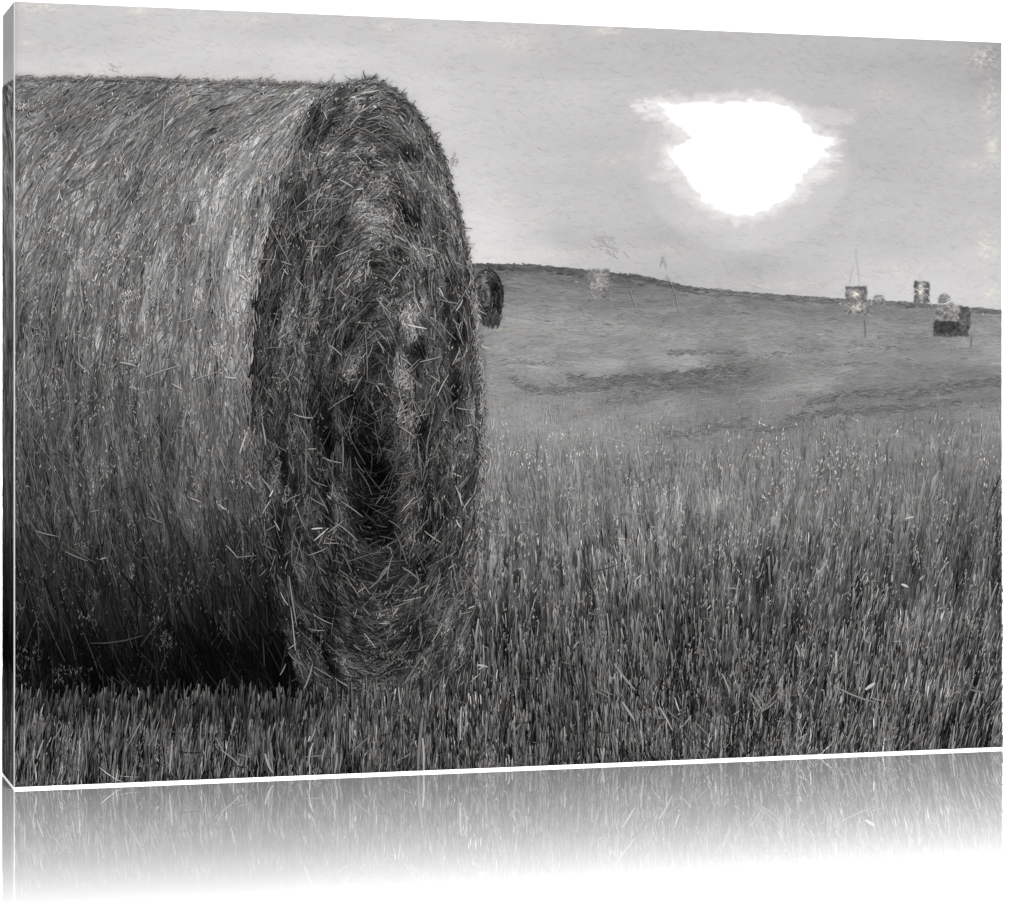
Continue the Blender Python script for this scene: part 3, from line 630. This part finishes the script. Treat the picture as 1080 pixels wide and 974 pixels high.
for l_ in [(174,105,171,150,1.2,.62),(171,150,150,182,1.3,.58),(205,125,192,150,1.2,.6),(240,165,262,170,1.1,.6),(83,290,88,330,1.2,.6),(168,250,150,322,1.6,.62),(190,340,205,335,1.2,.6),(152,398,190,385,1.3,.58),(126,382,143,386,1.6,.66),(237,398,249,399,1.6,.72),(205,400,230,392,1.1,.6),(80,382,95,395,1.1,.6),
           (181,405,192,411,1.3,.66),(252,290,262,298,1.4,.8),(256,286,266,302,1.4,.72),(252,478,262,450,1.6,.72),(236,310,240,340,1.3,.68),(155,545,172,552,1.3,.45),(24,410,38,435,1.2,.55),(260,508,270,518,1.3,.6),(230,532,238,538,1.5,.66),(238,575,250,588,1.2,.55),(248,588,270,586,1.1,.45),(200,525,212,530,1.3,.6),
           (68,582,92,592,1.3,.45),(105,590,112,588,1.4,.55),(95,540,104,538,1.1,.5),(36,560,60,566,1.2,.5),(150,672,95,680,1.4,.25),(115,345,108,385,1.3,.5),(230,480,240,500,1.2,.5),(45,180,30,210,1.4,.55),(110,240,98,262,1.3,.58),(30,480,40,520,1.1,.4)]: line('curved_side', *l_)
# fringe of straw along the outline of the bale
for l_ in [(386,88,382,75,1.4,.30),(383,86,386,80,1.2,.35),(456,150,465,142,1.0,.45),(455,140,452,152,1.0,.42),(450,144,464,140,1,.4),(463,150,469,182,.9,.5),(460,148,470,175,.8,.6),(372,88,376,82,1,.4),(412,98,417,94,1,.4),(434,112,438,106,1,.38),(474,212,487,226,1,.38),(483,228,491,238,1,.36),(488,255,495,250,1,.34),(488,262,498,262,1,.36),
           (447,128,452,124,1,.36),(505,365,516,368,1.5,.72),(505,466,520,475,1.2,.66),(504,470,514,482,1,.62),(500,535,530,548,1.2,.5),(500,325,512,332,1.1,.6),(498,350,506,345,1,.6),(500,395,506,378,1,.5)]: line('loose_straw', *l_)
put_lines()
n = 900; y = rng.uniform(92, 640, n); x = interp(FACE_R, y) + N(0, 1.8, n)
tt = np.where(y < 275, .36, .5) + N(0, .10, n)
strokes('loose_straw', x, y, interp([(90, -35), (130, -52), (200, -68), (300, -80), (400, -90), (640, -88)], y) * math.pi / 180 + N(0, .5, n), rng.uniform(3, 10, n), rng.uniform(.6, 1.3, n), tt, .4)
n = 500; x = rng.uniform(16, 400, n); y = bale_top(x) + N(0, 1.3, n)
strokes('loose_straw', x, y, .15 + N(0, .5, n), rng.uniform(2, 8, n), rng.uniform(.6, 1.3, n), .47 + N(0, .07, n), .3)
n = 300; y = rng.uniform(130, 640, n); x = interp(FACE_L, y) + N(0, 2.5, n)
strokes('loose_straw', x, y, interp([(90, 30), (130, 55), (200, 70), (300, 82), (400, 90), (640, 105)], y) * math.pi / 180 + N(0, .25, n), rng.uniform(6, 20, n), rng.uniform(.7, 1.3, n), idw(BALE, x, y) + .05 + N(0, .08, n), .4)

# --- stubble stalks in front of everything
def stalks(n, x0, x1, y0, y1, L, Wd, t0, t1, tipb=.5):
    x = rng.uniform(x0, x1, n); y = rng.uniform(y0, y1, n); k = (y < bot_edge(x) + 10) & ~(face_in(x, y) & (y < 742)); x, y = x[k], y[k]; m = len(x)
    L = L * 1.35; a = lean(x, y) + N(0, .11, m)
    strokes('stubble', x, y - L * .3, a, L * rng.uniform(.4, 1.3, m), Wd * .72 * rng.uniform(.5, 1.5, m), rng.uniform(t0, t1, m) * interp([(300, .70), (460, .95)], x), rng.random(m) * .8, N(0, .04, m), tip=tipb, taper=(.5, 1, .9, .6))
stalks(420, 15, 340, 765, 835, 34, 2.2, .03, .12, .2)
stalks(1000, 15, 560, 758, 845, 38, 2.6, .10, .34, .7)
stalks(700, 15, 560, 756, 845, 32, 1.9, .40, .78, .6)
stalks(160, 15, 560, 775, 840, 34, 2.6, .42, .62, .5)
stalks(420, 330, 620, 700, 835, 28, 1.8, .07, .17, .2)
stalks(1100, 330, 700, 690, 830, 30, 1.7, .26, .50, .6)
stalks(300, 500, 1056, 560, 700, 14, 1.6, .16, .26, .3)
stalks(600, 500, 1056, 540, 720, 13, 1.2, .36, .58, .4)
stalks(350, 620, 1056, 690, 830, 20, 1.8, .10, .2, .2)
stalks(1100, 620, 1056, 670, 830, 20, 1.5, .36, .62, .5)
stalks(260, 500, 1056, 600, 830, 22, 2.4, .40, .58, .5)
for t_ in [(25,745,2),(60,740,3),(125,738,2),(185,735,4),(245,742,3),(265,740,3),(345,760,3),(390,730,3)]:
    pass
specks('stubble', 14000, lambda x, y: (x > 505) & (y > 440), 1.5)
paint_near(9000, 10, .8, .40, xr=(300, 1060), bias=.03, y0=560); paint_near(1200, 14, .8, .45, xr=(10, 330), y0=735)
flecks('stubble', [(65,800,5,18,2.2),(70,775,4,10,1),(35,765,3,10,.8),(145,790,4,14,1.4),(165,800,4,12,1.6),(178,795,3,10,1.2),(202,740,5,5,1.2),(60,745,3,8,.9),(30,826,14,4,2.0),(230,770,4,14,1),(245,755,2,10,.8),(255,810,5,8,1.2),(108,800,4,10,.9),(225,790,3,8,.8),(305,815,5,8,1),(330,815,4,6,.8),(400,800,8,6,.8),
      (430,770,4,14,1.2),(485,760,3,14,1.3),(515,800,7,8,2.0),(590,640,5,3,.5),(552,668,3,8,.9),(600,660,3,8,.8),(620,690,4,8,1.0),(840,577,4,12,.6),(745,640,9,10,1.2),(755,570,4,10,.7),(660,520,8,8,.8),(636,630,4,10,.9),(600,520,5,14,.7),(535,545,6,20,.6),(548,570,4,3,.6),
      (790,690,5,8,.9),(865,610,10,12,.8),(920,552,10,4,.8),(940,545,5,3,.5),(960,580,6,10,.8),(880,550,4,8,.7),(740,690,6,4,.6),(806,710,3,10,1.2),(842,690,3,8,1.1),(880,700,2,8,1.0),(850,660,8,6,.7),(945,660,6,10,.8),(1020,655,3,5,.9),(1045,750,5,14,1.1),(1050,785,4,6,3.0),(895,780,10,12,1.0),(870,780,6,14,1.0),
      (930,785,8,8,1.2),(1000,790,8,5,.8),(1030,640,12,20,.8),(560,620,6,14,.7),(585,580,4,12,.5),(970,720,6,16,.7),(1040,690,8,20,.8),(760,580,3,8,.4),(700,610,20,20,.8),(830,500,30,14,.7),(930,480,30,12,.7),(700,490,40,14,.7),(1030,480,10,14,.8),(800,790,12,6,1.0),(700,800,30,6,1.0),(600,800,30,6,1.0)],
      34, 5, .85, .56, 1.5, .3, .8)
for l_ in [(646,700,668,728,2.2,.55),(626,728,640,735,1.6,.45),(655,740,668,760,2.4,.6),(694,745,708,770,1.8,.62),(700,747,716,760,1.2,.45),(879,725,920,741,1.6,.55),(911,727,921,720,3.0,.75),(949,616,956,619,2.4,.78),(939,606,939,614,2.2,.62),(953,547,962,545,1.8,.75),(860,606,872,590,2.2,.6),(855,610,866,604,1.2,.5),
           (625,603,650,596,1.6,.30),(765,620,778,621,1.6,.55),(655,538,677,543,1.2,.56),(880,687,880,703,2.4,.68),(838,680,842,692,1.8,.62),(790,730,803,750,1.6,.55),(803,750,818,738,1.4,.52),(824,712,822,740,1.5,.55),(891,700,890,730,1.4,.55),(925,620,922,630,1.4,.66),(968,612,972,607,1.6,.66),
           (795,728,806,746,1.4,.5),(800,752,824,722,1.2,.5),(745,678,750,700,1.2,.5),(760,710,768,730,1.5,.6),(520,535,530,548,1,.5),(278,795,286,815,2.2,.62),(326,776,324,782,1.6,.7),(332,768,326,782,1.2,.6),(355,794,352,815,2.2,.55),(359,795,357,812,1.6,.5),(390,775,368,795,1.0,.5),(368,758,368,790,1.4,.55),
           (444,757,439,812,3.2,.46),(445,778,446,812,2.2,.66),(485,745,484,780,1.6,.66),(490,745,489,775,1.4,.55),(512,760,511,785,1.8,.5),(125,737,121,760,1.6,.62),(186,728,182,765,1.4,.52),(150,757,135,785,1.3,.52),(40,738,34,762,1.5,.55),(45,780,38,800,1.6,.6),(65,765,56,780,1.2,.5),(181,780,178,815,1.8,.6),(232,790,252,806,1.4,.55),(227,778,236,794,1.4,.5),(250,795,262,798,1.2,.5),
           (136,750,131,775,1.5,.5),(265,737,262,765,1.4,.55),(248,745,243,775,1.6,.55),(212,752,210,790,1.4,.5),(502,701,513,703,2.2,.7),(503,706,511,702,1.6,.6),(582,708,580,724,1.4,.5),(545,705,546,725,1.4,.5),(618,675,600,690,1.0,.3),(598,662,600,680,1.6,.6),(609,676,603,684,1.4,.6),(1020,727,1040,731,2.0,.45),(1018,720,1030,728,1.2,.4),
           (975,770,950,790,1.6,.45),(968,720,960,740,1.6,.45),(1005,765,1002,790,1.8,.55),(900,760,890,785,2.6,.45),(955,700,945,735,1.6,.2),(978,700,970,745,1.4,.2)]: line('stubble', *l_)
put_lines()
# ragged upper tips where the stubble meets the shadow under the bale
n = 520; x = rng.uniform(15, 335, n); y = 742 + N(0, 7, n)
strokes('stubble', x, y, lean(x, y) + N(0, .1, n), rng.uniform(8, 22, n), rng.uniform(.9, 2, n), rng.uniform(.06, .36, n), rng.random(n) * .8, tip=.5)

# --- the left side of the box: the picture wrapped round, mirrored
layer[0] = 0
gx, gy = np.meshgrid(np.arange(14, 128, 2.0), np.arange(0, 834, 2.0))
st_ = np.where(gy < bale_top(gx), sky_tone(gx, gy) - .04, np.where(gy < 742, idw(BALE, gx, gy) * (1 + .2 * vnoise(gx, gy, 8, 60, 31)), .2 + .08 * vnoise(gx, gy, 5, 30, 72)))
wash('side_wrap', gx, gy, st_, None, .1, side=True)
paint_bale_side(1500, 15, 125, 55, 10, .06, side=True); paint_bale_side(4000, 15, 125, 34, 5, .18, side=True); paint_bale_side(5000, 15, 125, 30, 3, .25, side=True)
paint_near(1200, 40, 9, .1, y0=735, xr=(15, 125), side=True); paint_near(2500, 34, 4, .35, y0=735, xr=(15, 125), side=True)

# ------------------------------------------------------------------ objects
flush(parts['sky'], root, 'printed_sky')
flush(parts['sun'], root, 'printed_sun')
field = flush(parts['distant_field'], root, 'printed_field')
for k_, nm, lb in [('bale_behind', 'printed_small_bale', 'small dark round bale half hidden behind the big bale'),
               ('bale_at_right_edge', 'printed_small_bale', 'small bale with a dark foot near the right edge of the picture'),
               ('bale_on_crest', 'printed_small_bale', 'small pale-centred bale on the crest with thin spikes above it'),
               ('tall_bale_on_crest', 'printed_small_bale', 'tall narrow bale standing on the crest'),
               ('small_bale_on_crest', 'printed_small_bale', 'tiny grey hump of a bale right of the spiked bale'),
               ('small_bale_beside_tall_bale', 'printed_small_bale', 'tiny grey hump of a bale above the dark-footed bale'),
               ('pale_bale_below_crest', 'printed_small_bale', 'faint pale bale on the slope left of the sun')]:
    flush(parts[k_], root, nm, lb)
stub = flush(parts['stubble'], root, 'printed_stubble')
bale = flush(parts['curved_side'], root, 'printed_hay_bale', 'large round hay bale filling the left half of the picture')
flush(parts['end_face'], bale, 'end_face')
flush(parts['loose_straw'], bale, 'straw_fringe')
flush(parts['side_wrap'], root, 'side_wrap')
